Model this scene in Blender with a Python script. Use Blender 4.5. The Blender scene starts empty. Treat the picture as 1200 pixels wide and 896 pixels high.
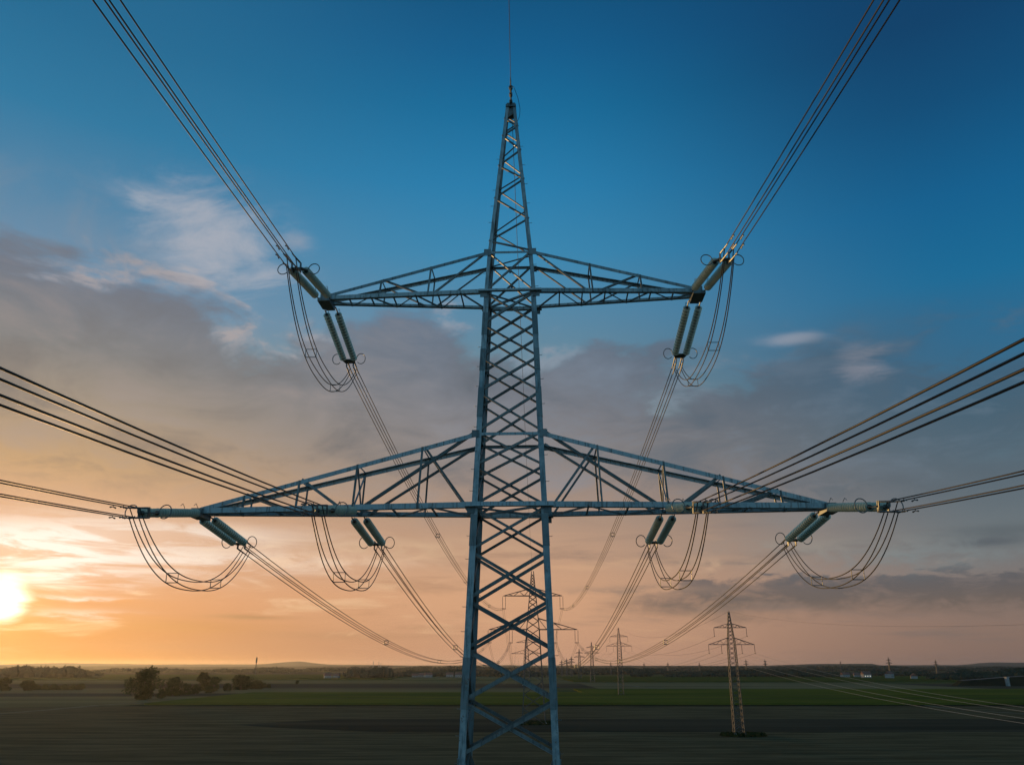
import bpy, math, random
from mathutils import Vector, Matrix

random.seed(7)
C = bpy.context.scene
COL = C.collection
R = math.radians

# ---------------------------------------------------------------- camera
HC = 14.7                      # camera height above the field
F = 933.0                      # focal length in pixels of the 1200 px wide photograph
PITCH = math.atan(332.0 / F)
CP, SP = math.cos(PITCH), math.sin(PITCH)
cam_d = bpy.data.cameras.new('camera')
cam = bpy.data.objects.new('camera', cam_d)
COL.objects.link(cam)
cam.location = (0, 0, HC)
cam.rotation_euler = (math.pi / 2 + PITCH, 0, 0)
cam_d.sensor_fit = 'HORIZONTAL'
cam_d.sensor_width = 36
cam_d.lens = 36 * F / 1200
cam_d.clip_start = 0.1
cam_d.clip_end = 60000
C.camera = cam


def ray(px, py):
    u, v = (px - 600) / F, (448 - py) / F
    return Vector((u, CP - v * SP, SP + v * CP)).normalized()


def azel(px, py):
    d = ray(px, py)
    return math.degrees(math.atan2(d.x, d.y)), math.degrees(math.asin(d.z))


def ground_at(px, py, z=0.0):
    d = ray(px, py)
    return Vector((0, 0, HC)) + d * ((z - HC) / d.z)


def at_depth(px, py, y):
    d = ray(px, py)
    return Vector((0, 0, HC)) + d * (y / d.y)


# ---------------------------------------------------------------- view, world, sun
C.view_settings.view_transform = 'Standard'
C.view_settings.look = 'None'
C.view_settings.exposure = 0
C.view_settings.gamma = 1
C.view_settings.use_curve_mapping = False


def s2l(c):
    o = []
    for v in c:
        v /= 255.0
        o.append(v / 12.92 if v <= .04045 else ((v + .055) / 1.055) ** 2.4)
    return tuple(o)


SUN_AZ, SUN_EL = azel(2, 704)
sdir = ray(2, 704)

world = bpy.data.worlds.new('World')
C.world = world
world.use_nodes = True
NT = world.node_tree
NT.nodes.clear()


class S:
    """a scalar socket with arithmetic that adds Math nodes"""
    nt = None

    def __init__(self, sock): self.s = sock

    @staticmethod
    def op(kind, *a):
        n = S.nt.nodes.new('ShaderNodeMath')
        n.operation = kind
        for i, v in enumerate(a):
            if isinstance(v, S): S.nt.links.new(v.s, n.inputs[i])
            else: n.inputs[i].default_value = v
        return S(n.outputs[0])

    def __add__(s, o): return S.op('ADD', s, o)
    __radd__ = __add__
    def __sub__(s, o): return S.op('SUBTRACT', s, o)
    def __rsub__(s, o): return S.op('SUBTRACT', o, s)
    def __mul__(s, o): return S.op('MULTIPLY', s, o)
    __rmul__ = __mul__
    def __truediv__(s, o): return S.op('DIVIDE', s, o)
    def clamp(s): return S.op('MAXIMUM', S.op('MINIMUM', s, 1.0), 0.0)
    def abs(s): return S.op('ABSOLUTE', s)
    def pow(s, p): return S.op('POWER', s, p)


def sstep(x, a, b):
    """smoothstep rising from a to b (falls when a > b)"""
    n = S.nt.nodes.new('ShaderNodeMapRange')
    n.interpolation_type = 'SMOOTHSTEP'
    lo, hi, v0, v1 = (a, b, 0, 1) if a < b else (b, a, 1, 0)
    for i, v in enumerate((x, lo, hi, v0, v1)):
        if isinstance(v, S): S.nt.links.new(v.s, n.inputs[i])
        else: n.inputs[i].default_value = v
    return S(n.outputs[0])


def gauss(x, c, w):
    t = (x - c) / w
    return S.op('EXPONENT', (t * t) * -1.0)


def ramp(x, stops):
    n = S.nt.nodes.new('ShaderNodeValToRGB')
    S.nt.links.new(x.s, n.inputs[0])
    cr = n.color_ramp
    stops = sorted(stops)
    while len(cr.elements) < len(stops): cr.elements.new(0.5)
    for e, (p, c) in zip(cr.elements, stops):
        e.position = p
        e.color = (*c, 1)
    return n.outputs[0]


def mixc(f, a, b, mode='MIX'):
    n = S.nt.nodes.new('ShaderNodeMix')
    n.data_type = 'RGBA'
    n.blend_type = mode
    for sock, v in ((n.inputs[0], f), (n.inputs[6], a), (n.inputs[7], b)):
        if isinstance(v, S): S.nt.links.new(v.s, sock)
        elif isinstance(v, (int, float)): sock.default_value = v
        elif isinstance(v, tuple): sock.default_value = (*v, 1)
        else: S.nt.links.new(v, sock)
    return n.outputs[2]


def noise(vec, scale, detail=6, rough=.55, dist=0.0):
    n = S.nt.nodes.new('ShaderNodeTexNoise')
    S.nt.links.new(vec, n.inputs['Vector'])
    n.inputs['Scale'].default_value = scale
    n.inputs['Detail'].default_value = detail
    n.inputs['Roughness'].default_value = rough
    n.inputs['Distortion'].default_value = dist
    return S(n.outputs[0])


def combine(x, y, z=0.0):
    n = S.nt.nodes.new('ShaderNodeCombineXYZ')
    for i, v in enumerate((x, y, z)):
        if isinstance(v, S): S.nt.links.new(v.s, n.inputs[i])
        else: n.inputs[i].default_value = v
    return n.outputs[0]


def build_world():
    S.nt = NT
    N, L = NT.nodes, NT.links
    tc = N.new('ShaderNodeTexCoord')
    sep = N.new('ShaderNodeSeparateXYZ')
    L.new(tc.outputs['Generated'], sep.inputs[0])
    X, Y, Z = S(sep.outputs[0]), S(sep.outputs[1]), S(sep.outputs[2])
    DEG = 180 / math.pi
    el = S.op('ARCSINE', Z) * DEG
    az = S.op('ARCTAN2', X, Y) * DEG
    eln = (el / 90.0).clamp()

    def col(x, pts):
        return [(max(0, azel(x, y)[1]) / 90.0, s2l(c)) for y, c in pts]

    # clear sky at three bearings, and the sky behind the photographer
    clear_l = ramp(eln, col(50, [(780, (176, 106, 63)), (735, (194, 122, 90)), (690, (216, 153, 123)), (640, (246, 200, 177)), (590, (222, 178, 159)), (520, (188, 160, 130)), (430, (128, 144, 146)), (330, (112, 146, 174)), (240, (84, 134, 168)), (120, (42, 121, 162)), (0, (32, 107, 148)), (-300, (24, 89, 131))]))
    clear_c = ramp(eln, col(600, [(780, (184, 138, 114)), (730, (205, 146, 118)), (680, (212, 163, 136)), (620, (184, 149, 134)), (540, (142, 136, 132)), (460, (114, 136, 144)), (380, (90, 136, 164)), (300, (57, 136, 178)), (220, (36, 126, 174)), (130, (16, 109, 156)), (60, (11, 94, 142)), (0, (9, 84, 129)), (-300, (8, 69, 113))]))
    clear_r = ramp(eln, col(1150, [(780, (128, 106, 99)), (740, (144, 116, 103)), (700, (140, 118, 111)), (640, (116, 122, 126)), (560, (92, 108, 120)), (480, (68, 102, 122)), (400, (42, 106, 144)), (320, (18, 107, 152)), (220, (11, 96, 144)), (100, (9, 77, 121)), (0, (9, 65, 107)), (-300, (6, 58, 101))]))
    back = ramp(eln, [(0, (.20, .31, .38)), (.12, (.19, .37, .50)), (.35, (.13, .33, .49)), (.65, (.045, .16, .28)), (1, (.014, .08, .17))])
    base = mixc(sstep(az, -33.0, 0.0), clear_l, clear_c)
    base = mixc(sstep(az, 0.0, 33.0), base, clear_r)
    base = mixc(sstep(az.abs(), 48.0, 110.0), base, back)

    # noise on a cloud deck seen in perspective, and in bearing / elevation for the low streaks
    zz = S.op('MAXIMUM', Z, 0.0) + 0.16
    deck = combine(X / zz, Y / zz, 0.0)
    n_big = noise(deck, 1.6, 7, .52, .3)
    n_fine = noise(deck, 4.5, 8, .6, .5)
    wisp = noise(combine(X / zz * 1.0 + Y / zz * .35, Y / zz * 1.7, 3.0), 4.0, 12, .66, .35)
    low = noise(combine(az * .05, el * .38, 1.7), 1.6, 8, .58, .5)
    low2 = noise(combine(az * .11, el * .75, 7.1), 1.5, 8, .6, .6)

    # grey bank across the middle of the sky
    edge = 21.2 + 4.6 * sstep(az, -19.0, -34.0) + 3.6 * gauss(az, -7.0, 6.0) - 3.2 * sstep(az, 18.0, 34.0)
    n_mid = noise(deck, 3.1, 9, .60, .6)
    rel = el - edge - (n_big - .5) * 20.0 - (n_mid - .5) * 15.0
    bank = sstep(rel, .9, -2.2) * sstep(az.abs(), 75.0, 45.0)
    # the right-hand end of the bank is thin
    bank = bank * (1.0 - .45 * sstep(az, 12.0, 30.0))
    bank_l = ramp(eln, col(50, [(780, (158, 98, 58)), (700, (207, 142, 104)), (610, (214, 166, 135)), (540, (188, 152, 114)), (470, (157, 142, 126)), (400, (127, 126, 126)), (310, (109, 116, 130))]))
    bank_c = ramp(eln, col(600, [(780, (194, 149, 125)), (700, (210, 159, 125)), (610, (178, 145, 123)), (540, (138, 130, 129)), (470, (118, 120, 129)), (400, (104, 116, 133)), (320, (100, 120, 145))]))
    bank_r = ramp(eln, col(1150, [(780, (122, 103, 97)), (700, (120, 107, 105)), (620, (98, 108, 115)), (540, (80, 96, 109)), (450, (64, 86, 105)), (360, (54, 90, 117))]))
    bankc = mixc(sstep(az, -33.0, 0.0), bank_l, bank_c)
    bankc = mixc(sstep(az, 0.0, 33.0), bankc, bank_r)
    out = mixc(bank * .95, base, bankc)
    # soft light and dark rolls inside the bank
    roll = (n_fine * .35 + n_mid * .65 - .5) * bank * sstep(el, 8.0, 14.0)
    out = mixc((roll * 3.6).clamp(), out, mixc(sstep(az, -20.0, 10.0), s2l((158, 146, 142)), s2l((122, 138, 156))))
    out = mixc((roll * -4.2).clamp(), out, mixc(sstep(az, -20.0, 10.0), s2l((104, 102, 104)), s2l((84, 98, 112))))
    # sunlit upper rims of the bank
    rim = gauss(rel, -.1, .9) * sstep(n_fine, .44, .62) * sstep(az, 30.0, -10.0) * sstep(az.abs(), 60.0, 40.0)
    out = mixc(rim * .7, out, mixc(sstep(az, -30.0, 0.0), s2l((190, 170, 162)), s2l((150, 158, 172))))

    # bright wispy cloud left of the upper arm, its veil, and the small one on the right
    a, e = azel(250, 278)
    blob = gauss(az + (el - e) * .55, a, 6.8) * gauss(el, e, 4.2)
    out = mixc((sstep(wisp + blob * .44, .60, 1.04) * sstep(blob, .02, .6) * .85).clamp(), out, s2l((176, 178, 188)))
    a, e = azel(345, 285)
    blob = gauss(az, a, 2.4) * gauss(el, e, 1.2)
    out = mixc((sstep(wisp + blob * .42, .62, 1.0) * blob * .6).clamp(), out, s2l((160, 164, 176)))
    a, e = azel(165, 238)
    blob = gauss(az, a, 1.3) * gauss(el, e, 1.0)
    out = mixc((sstep(wisp + blob * .4, .66, 1.0) * blob * .6).clamp(), out, s2l((176, 180, 190)))
    a, e = azel(60, 260)
    blob = gauss(az + (el - e) * .8, a, 8.0) * gauss(el, e, 3.4)
    out = mixc((sstep(n_fine + blob * .35, .58, .98) * sstep(blob, .02, .6) * .6).clamp(), out, s2l((128, 142, 158)))
    a, e = azel(1005, 425)
    blob = gauss(az, a, 2.4) * gauss(el, e, 1.7)
    out = mixc((sstep(wisp + blob * .45, .62, 1.02) * sstep(blob, .03, .6) * .95).clamp(), out, s2l((138, 142, 156)))
    a, e = azel(930, 397)
    blob = gauss(az, a, 2.6) * gauss(el, e, .55)
    out = mixc((sstep(wisp + blob * .45, .62, 1.02) * blob * 1.0).clamp(), out, s2l((140, 152, 170)))
    # darker veil on the right
    a, e = azel(960, 420)
    veil = gauss(az, a, 9.0) * gauss(el, e + (n_big - .5) * 3.0, 2.6) * sstep(n_big, .30, .6)
    out = mixc(veil * .45, out, s2l((70, 88, 104)))

    # streaks low over the horizon
    lowband = sstep(el, 10.5, 7.5) * sstep(el, .2, 1.6) * sstep(az.abs(), 70.0, 45.0)
    out = mixc((sstep(low, .50, .70) * lowband * .55).clamp(), out, mixc(sstep(az, -26.0, 18.0), s2l((206, 146, 104)), s2l((104, 100, 102))))
    out = mixc((sstep(low2, .54, .74) * lowband * sstep(az, 24.0, -4.0) * .5).clamp(), out, mixc(sstep(az, -30.0, 5.0), s2l((252, 220, 180)), s2l((214, 168, 132))))
    # dark cloud bank low on the right with a bumpy top
    lump = noise(combine(az * .22, el * .5, 4.4), 1.6, 8, .62, .4)
    top = 5.7 - 1.1 * sstep(az, 16.0, 5.0) + (low2 - .5) * 2.0 + (lump - .5) * 2.6
    bot = 3.15 + (low - .5) * 2.0
    cb = sstep(el - top, .12, -.30) * sstep(el - bot + (lump - .5) * 1.5, -.5, .9) * (.55 + .45 * sstep(lump, .36, .56)) * sstep(az + (low - .5) * 12.0, 4.0, 14.0) * sstep(az, 80.0, 50.0)
    out = mixc(cb * .88, out, mixc(sstep(el, 3.0, 5.8), s2l((104, 92, 88)), s2l((80, 82, 92))))
    crest = gauss(el - top, .16, .22) * sstep(low2, .5, .66) * sstep(az, 10.0, 16.0) * sstep(az, 34.0, 24.0)
    out = mixc(crest * .6, out, s2l((172, 140, 122)))
    # two slim clouds further right and upper
    for (x, y, wa, we, c, k) in ((1175, 622, 3.2, .42, (84, 92, 100), .8), (1160, 634, 2.0, .30, (78, 84, 94), .8), (940, 606, 3.0, .8, (134, 132, 132), .5),
                                 (295, 723, 2.2, .16, (164, 124, 94), .8), (215, 735, 5.0, .40, (186, 132, 92), .65), (145, 702, .9, .22, (214, 146, 98), .7), (410, 745, 7.0, .35, (172, 130, 104), .5), (260, 758, 15.0, .5, (180, 134, 108), .55)):
        a, e = azel(x, y)
        m = gauss(az, a, wa) * gauss(el + (low2 - .5) * .5, e, we)
        out = mixc((m * k).clamp(), out, s2l(c))

    for (x, y, wa, we, c, k) in ((1060, 648, 7.0, 1.0, (122, 132, 136), .55), (930, 640, 6.0, .7, (150, 142, 134), .45), (1000, 570, 9.0, 1.1, (88, 98, 108), .45), (760, 690, 6.0, .35, (150, 124, 110), .6), (820, 660, 5.0, .45, (206, 168, 138), .45), (470, 640, 8.0, .6, (206, 170, 138), .5), (330, 655, 8.0, .5, (246, 214, 184), .5)):
        a, e = azel(x, y)
        m = gauss(az, a, wa) * gauss(el + (lump - .5) * 1.6, e, we) * (.25 + 1.1 * sstep(lump, .38, .60))
        out = mixc((m * k).clamp(), out, s2l(c))

    # the sun behind thin cloud: bright patches left, glow round it
    dotn = N.new('ShaderNodeVectorMath'); dotn.operation = 'DOT_PRODUCT'
    L.new(tc.outputs['Generated'], dotn.inputs[0]); dotn.inputs[1].default_value = sdir
    ang = S.op('ARCCOSINE', S.op('MINIMUM', S(dotn.outputs['Value']), .999999)) * DEG
    for (x, y, wa, we, k) in ((40, 642, 7.5, 1.5, 1.0), (60, 672, 4.0, .45, .9), (190, 620, 8.0, .7, .45), (250, 655, 7.0, .8, .35), (70, 625, 4.5, .5, .7), (90, 700, 3.0, .16, .5), (90, 717, 3.0, .25, .35)):
        a, e = azel(x, y)
        m = gauss(az, a, wa) * gauss(el + (low2 - .5) * 1.5, e, we) * (.30 + 1.0 * sstep(low2, .40, .58))
        out = mixc((m * k).clamp(), out, s2l((248, 242, 234)))
    glow = N.new('ShaderNodeVectorMath'); glow.operation = 'SCALE'
    glow.inputs[0].default_value = (1.0, .45, .14)
    gl = gauss(ang, 0.0, 9.0) * .035 + gauss(ang, 0.0, 2.7) * .30
    L.new(gl.s, glow.inputs['Scale'])
    core = N.new('ShaderNodeVectorMath'); core.operation = 'SCALE'
    core.inputs[0].default_value = (1.0, .93, .78)
    cc = sstep(ang + (low2 - .5) * 2.0 + (low - .5) * 1.2, 1.9, .0) * 2.0
    L.new(cc.s, core.inputs['Scale'])
    add1 = N.new('ShaderNodeVectorMath'); add1.operation = 'ADD'
    add2 = N.new('ShaderNodeVectorMath'); add2.operation = 'ADD'
    L.new(out, add1.inputs[0]); L.new(glow.outputs[0], add1.inputs[1])
    L.new(add1.outputs[0], add2.inputs[0]); L.new(core.outputs[0], add2.inputs[1])

    bg = N.new('ShaderNodeBackground')
    L.new(add2.outputs[0], bg.inputs[0])
    bg.inputs[1].default_value = 0.94
    sky = N.new('ShaderNodeTexSky')
    sky.sky_type = 'NISHITA'
    sky.sun_disc = False
    sky.sun_elevation = R(SUN_EL)
    sky.sun_rotation = R(SUN_AZ)
    bg2 = N.new('ShaderNodeBackground')
    L.new(sky.outputs[0], bg2.inputs[0])
    bg2.inputs[1].default_value = 0.008
    addS = N.new('ShaderNodeAddShader')
    L.new(bg.outputs[0], addS.inputs[0]); L.new(bg2.outputs[0], addS.inputs[1])
    o = N.new('ShaderNodeOutputWorld')
    L.new(addS.outputs[0], o.inputs[0])


build_world()

sun_d = bpy.data.lights.new('sun', 'SUN')
sun_d.energy = 2.0
sun_d.angle = R(1.0)
sun_d.color = (1.0, .57, .20)
sun = bpy.data.objects.new('sun', sun_d)
COL.objects.link(sun)
sun.rotation_euler = sdir.to_track_quat('Z', 'Y').to_euler()

# ---------------------------------------------------------------- materials
M = {}


def material(name, c1, c2=None, scale=3.0, rough=.6, metal=0.0, detail=5, bump=0.0, stretch=(1, 1, 1), thr=(.35, .65), spec=.5):
    m = bpy.data.materials.new(name)
    m.use_nodes = True
    nt = m.node_tree
    S.nt = nt
    b = nt.nodes['Principled BSDF']
    b.inputs['Roughness'].default_value = rough
    b.inputs['Metallic'].default_value = metal
    b.inputs['Specular IOR Level'].default_value = spec
    tc = nt.nodes.new('ShaderNodeTexCoord')
    mp = nt.nodes.new('ShaderNodeMapping')
    nt.links.new(tc.outputs['Object'], mp.inputs[0])
    mp.inputs['Scale'].default_value = stretch
    n = noise(mp.outputs[0], scale, detail, .72 if stretch[0] < 1 else .55)
    nt.links.new(mixc(sstep(n, *thr), c1, c2 or c1), b.inputs['Base Color'])
    if bump:
        bp = nt.nodes.new('ShaderNodeBump')
        bp.inputs['Strength'].default_value = bump
        nt.links.new(n.s, bp.inputs['Height'])
        nt.links.new(bp.outputs[0], b.inputs['Normal'])
    M[name] = m
    return m


def steel(name, c1, c2):
    """weathered paint over galvanising: blotches, long runs of dirt, rust freckles, bar to bar differences"""
    m = bpy.data.materials.new(name)
    m.use_nodes = True
    nt = m.node_tree
    S.nt = nt
    b = nt.nodes['Principled BSDF']
    b.inputs['Metallic'].default_value = .2
    tc = nt.nodes.new('ShaderNodeTexCoord')
    n1 = noise(tc.outputs['Object'], 1.7, 6, .65)
    mp = nt.nodes.new('ShaderNodeMapping')
    mp.inputs['Scale'].default_value = (9, 9, .7)
    nt.links.new(tc.outputs['Object'], mp.inputs[0])
    n2 = noise(mp.outputs[0], 1.0, 6, .6)
    n3 = noise(tc.outputs['Object'], 5.5, 8, .7)
    oi = nt.nodes.new('ShaderNodeObjectInfo')
    rnd = S(oi.outputs['Random'])
    c = mixc(sstep(n1 + (rnd - .5) * .45, .34, .66), c1, c2)
    c = mixc(sstep(n2, .50, .66) * .65, c, (.045, .050, .048))
    c = mixc(sstep(n3, .58, .67) * .75, c, (.15, .075, .035))
    nt.links.new(c, b.inputs['Base Color'])
    r = n1 * .5 + .22
    nt.links.new(r.s, b.inputs['Roughness'])
    bp = nt.nodes.new('ShaderNodeBump')
    bp.inputs['Strength'].default_value = .12
    bp.inputs['Distance'].default_value = .03
    nt.links.new(n3.s, bp.inputs['Height'])
    nt.links.new(bp.outputs[0], b.inputs['Normal'])
    M[name] = m


def leaf(name, c1, c2, scale):
    m = material(name, c1, c2, scale, .8, spec=0)
    nt = m.node_tree
    b = nt.nodes['Principled BSDF']
    out = [n for n in nt.nodes if n.type == 'OUTPUT_MATERIAL'][0]
    tr = nt.nodes.new('ShaderNodeBsdfTranslucent')
    nt.links.new(b.inputs['Base Color'].links[0].from_socket, tr.inputs[0])
    mx = nt.nodes.new('ShaderNodeMixShader')
    mx.inputs[0].default_value = .4
    nt.links.new(b.outputs[0], mx.inputs[1]); nt.links.new(tr.outputs[0], mx.inputs[2])
    nt.links.new(mx.outputs[0], out.inputs[0])


def emitter(name, c, k):
    m = bpy.data.materials.new(name)
    m.use_nodes = True
    b = m.node_tree.nodes['Principled BSDF']
    b.inputs['Base Color'].default_value = (*c, 1)
    b.inputs['Emission Color'].default_value = (*c, 1)
    b.inputs['Emission Strength'].default_value = k
    M[name] = m


material('far_steel', (0.05, 0.052, 0.05), (0.085, 0.084, 0.078), 1.0, .6, .1)
material('fitting', (.10, .12, .12), (.18, .19, .18), 6, .45, .6)
material('wire', (.030, .028, .026), (.05, .045, .04), 3, .55, 0, spec=.25)
material('lit_wire', (.40, .34, .25), (.50, .44, .34), 3, .4, .5)  # pale tan copy of the wire: caught light is put into the colour
material('ceramic', (.27, .36, .31), (.38, .46, .38), 3, .14, 0, spec=.9)
material('rim_highlight', (.74, .80, .62), (.84, .88, .72), 3, .18, 0, spec=.8)  # bright highlight on the disc rims, painted as a paler colour
material('bark', (.06, .045, .03), (.10, .08, .05), 2, .9)
material('leaf_far', (.030, .045, .030), (.050, .062, .040), .05, .85, spec=0)
material('soil', (0.075, 0.056, 0.03), (0.15, 0.112, 0.06), .11, .95, stretch=(.30, 2.0, 1), detail=15, spec=0)
material('soil_dark', (0.044, 0.037, 0.025), (0.085, 0.066, 0.042), .02, .95, stretch=(.2, 2, 1), detail=8, spec=0)
material('crop_yellow', (0.105, 0.096, 0.016), (0.175, 0.14, 0.026), .02, .9, stretch=(.15, 2.5, 1), detail=8, spec=0)
material('crop_green', (0.048, 0.06, 0.013), (0.085, 0.095, 0.022), .02, .9, stretch=(.15, 2.5, 1), detail=8, spec=0)
material('crop_mixed', (.066, .080, .014), (.145, .134, .024), .006, .95, stretch=(.5, 1.6, 1), detail=12, spec=0)
material('edge_shade', (.010, .010, .009), (.018, .017, .014), .1, .95, spec=0)  # near-black tone that paints shade along the crop edge
material('crop_pale', (0.12, 0.105, 0.05), (0.17, 0.145, 0.07), .01, .9, stretch=(.15, 2.5, 1), detail=8, spec=0)
material('stubble', (0.135, 0.11, 0.055), (0.21, 0.165, 0.085), .01, .95, stretch=(.15, 2.5, 1), detail=8, spec=0)
material('brown_earth', (0.06, 0.046, 0.032), (0.092, 0.07, 0.048), .01, .95, stretch=(.15, 2.5, 1), detail=8, spec=0)
material('gravel', (.13,.11,.075), (.20,.17,.12), .2, .95, spec=0)
material('meadow', (0.075, 0.075, 0.03), (0.12, 0.11, 0.045), .004, .95, stretch=(.3, 2, 1), detail=8, spec=0)
material('hill_cover', (0.07, 0.07, 0.045), (0.11, 0.1, 0.06), .002, .95, spec=0)
material('grass_tuft', (.020, .028, .010), (.050, .056, .018), 1.0, .9, spec=0)
material('plaster', (.26,.26,.25), (.36,.35,.34), .5, .8)
material('roof_tile', (.16, .07, .05), (.22, .10, .07), 1, .85)
material('concrete', (.26, .26, .25), (.36, .35, .33), .6, .85)
material('asphalt', (.10, .10, .10), (.15, .15, .145), .3, .9)
material('bank_grass', (.016, .020, .012), (.030, .032, .018), .05, .95, detail=8, spec=0)
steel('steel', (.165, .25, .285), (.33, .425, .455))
steel('steel_brace_shaded', (.075, .105, .11), (.16, .20, .205))  # darker copy of the steel: shade on the braces put into the colour
steel('steel_shaded', (.10, .155, .175), (.17, .225, .24))  # in-between copy of the steel, darkened to paint in shade
leaf('leaf_dark', (.030, .045, .014), (.060, .075, .024), .5)
leaf('leaf_olive', (.045, .055, .016), (.080, .085, .026), .5)
material('cap_iron', (.05, .055, .05), (.09, .095, .085), 5, .5, .4)
emitter('lamp_glass', (1.0, .86, .62), .9)


# ---------------------------------------------------------------- mesh helpers
class MB:
    def __init__(s):
        s.v, s.f = [], []

    def add(s, vs, fs):
        n = len(s.v)
        s.v += [tuple(v) for v in vs]
        s.f += [tuple(i + n for i in f) for f in fs]
        return s

    def prism(s, p, q, prof, ux, uy):
        """profile (list of 2-D points) swept from p to q"""
        n = len(prof)
        vs = [p + ux * a + uy * b for a, b in prof] + [q + ux * a + uy * b for a, b in prof]
        fs = [(i, (i + 1) % n, n + (i + 1) % n, n + i) for i in range(n)]
        fs += [tuple(range(n - 1, -1, -1)), tuple(range(n, 2 * n))]
        return s.add(vs, fs)

    def bar(s, p, q, w, h=None, ref=None):
        p, q = Vector(p), Vector(q)
        h = h or w
        d = (q - p).normalized()
        ref = Vector(ref) if ref is not None else (Vector((0, 0, 1)) if abs(d.z) < .9 else Vector((1, 0, 0)))
        ux = d.cross(ref).normalized()
        uy = ux.cross(d).normalized()
        a, b = w / 2, h / 2
        return s.prism(p, q, [(-a, -b), (a, -b), (a, b), (-a, b)], ux, uy)

    def angle(s, p, q, size, ex, ey, t=None):
        """steel angle: corner edge from p to q, its two flanges along ex and ey"""
        p, q = Vector(p), Vector(q)
        t = t or max(.014, size * .11)
        d = (q - p).normalized()
        ex = Vector(ex); ex = (ex - d * ex.dot(d)).normalized()
        ey = Vector(ey); ey = (ey - d * ey.dot(d)).normalized()
        prof = [(0, 0), (size, 0), (size, t), (t, t), (t, size), (0, size)]
        if ex.cross(ey).dot(d) < 0: prof = prof[::-1]
        return s.prism(p, q, prof, ex, ey)

    def tube(s, pts, r, n=6):
        pts = [Vector(p) for p in pts]
        k = len(pts)
        vs, fs = [], []
        up = Vector((0, 0, 1))
        for i, p in enumerate(pts):
            d = (pts[min(i + 1, k - 1)] - pts[max(i - 1, 0)]).normalized()
            if i == 0:
                ref = up if abs(d.z) < .85 else Vector((1, 0, 0))
                ux = d.cross(ref).normalized()
            else:
                ux = (ux - d * ux.dot(d)).normalized()
            uy = d.cross(ux)
            rr = r[i] if isinstance(r, (list, tuple)) else r
            for j in range(n):
                a = 2 * math.pi * j / n
                vs.append(p + (ux * math.cos(a) + uy * math.sin(a)) * rr)
        for i in range(k - 1):
            for j in range(n):
                fs.append((i * n + j, i * n + (j + 1) % n, (i + 1) * n + (j + 1) % n, (i + 1) * n + j))
        fs += [tuple(range(n - 1, -1, -1)), tuple((k - 1) * n + j for j in range(n))]
        return s.add(vs, fs)

    def lathe(s, p, q, prof, n=12):
        """prof: (position along p-q in metres, radius)"""
        p, q = Vector(p), Vector(q)
        d = (q - p).normalized()
        return s.tube_r([p + d * a for a, r in prof], [r for a, r in prof], d, n)

    def tube_r(s, pts, rs, d, n):
        ref = Vector((0, 0, 1)) if abs(d.z) < .85 else Vector((1, 0, 0))
        ux = d.cross(ref).normalized(); uy = d.cross(ux)
        vs, fs, k = [], [], len(pts)
        for p, r in zip(pts, rs):
            for j in range(n):
                a = 2 * math.pi * j / n
                vs.append(p + (ux * math.cos(a) + uy * math.sin(a)) * r)
        for i in range(k - 1):
            for j in range(n):
                fs.append((i * n + j, i * n + (j + 1) % n, (i + 1) * n + (j + 1) % n, (i + 1) * n + j))
        fs += [tuple(range(n - 1, -1, -1)), tuple((k - 1) * n + j for j in range(n))]
        return s.add(vs, fs)

    def box(s, c, d, m=None):
        c = Vector(c); a, b, e = d[0] / 2, d[1] / 2, d[2] / 2
        vs = [Vector((x, y, z)) for x in (-a, a) for y in (-b, b) for z in (-e, e)]
        if m: vs = [m @ v for v in vs]
        return s.add([c + v for v in vs], [(0, 1, 3, 2), (4, 6, 7, 5), (0, 4, 5, 1), (2, 3, 7, 6), (0, 2, 6, 4), (1, 5, 7, 3)])

    def build(s, name, mat, parent=None, origin=None, smooth=False):
        me = bpy.data.meshes.new(name)
        vs = s.v if origin is None else [(v[0] - origin[0], v[1] - origin[1], v[2] - origin[2]) for v in s.v]
        me.from_pydata(vs, [], s.f)
        me.update()
        if smooth:
            me.polygons.foreach_set('use_smooth', [True] * len(me.polygons))
        me.materials.append(M[mat])
        o = bpy.data.objects.new(name, me)
        COL.objects.link(o)
        if origin is not None: o.location = origin
        if parent is not None:
            o.parent = parent
            o.location = (0, 0, 0)
        return o


def tag(o, label, cat, group=None, kind=None):
    if label: o['label'] = label
    if cat: o['category'] = cat
    if group: o['group'] = group
    if kind: o['kind'] = kind
    return o


def thing(name, label, cat, loc=(0, 0, 0), rz=0.0, group=None):
    o = bpy.data.objects.new(name, None)
    COL.objects.link(o)
    o.location = loc
    o.rotation_euler = (0, 0, rz)
    o.empty_display_size = .5
    return tag(o, label, cat, group)


class Part:
    """collects world-space geometry for a thing standing at loc (unrotated)"""
    def __init__(s, loc): s.o = Vector(loc)
    def build(s, mb, name, mat, parent, smooth=False):
        v0 = mb.v
        mb.v = [(v[0] - s.o.x, v[1] - s.o.y, v[2] - s.o.z) for v in v0]
        return mb.build(name, mat, parent, smooth=smooth)


# ---------------------------------------------------------------- ground and fields
def sheet(name, pts, z, mat, kind='structure', h=0.0):
    """flat polygon (pts in order) at height z; with h it is a slab whose sides reach the ground"""
    mb = MB()
    n = len(pts)
    if h:
        vs = [(x, y, .0) for x, y in pts] + [(x, y, h) for x, y in pts]
        mb.add(vs, [tuple(range(n, 2 * n))] + [(i, (i + 1) % n, n + (i + 1) % n, n + i) for i in range(n)])
    else:
        mb.add([(x, y, z) for x, y in pts], [tuple(range(n))])
    o = mb.build(name, mat)
    o['kind'] = kind
    return o


G = 9000
sheet('ground', [(-G, -1500), (G, -1500), (G, G), (-G, G)], 0, 'meadow')


def gxy(px, py):
    p = ground_at(px, py)
    return (p.x, p.y)


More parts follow.
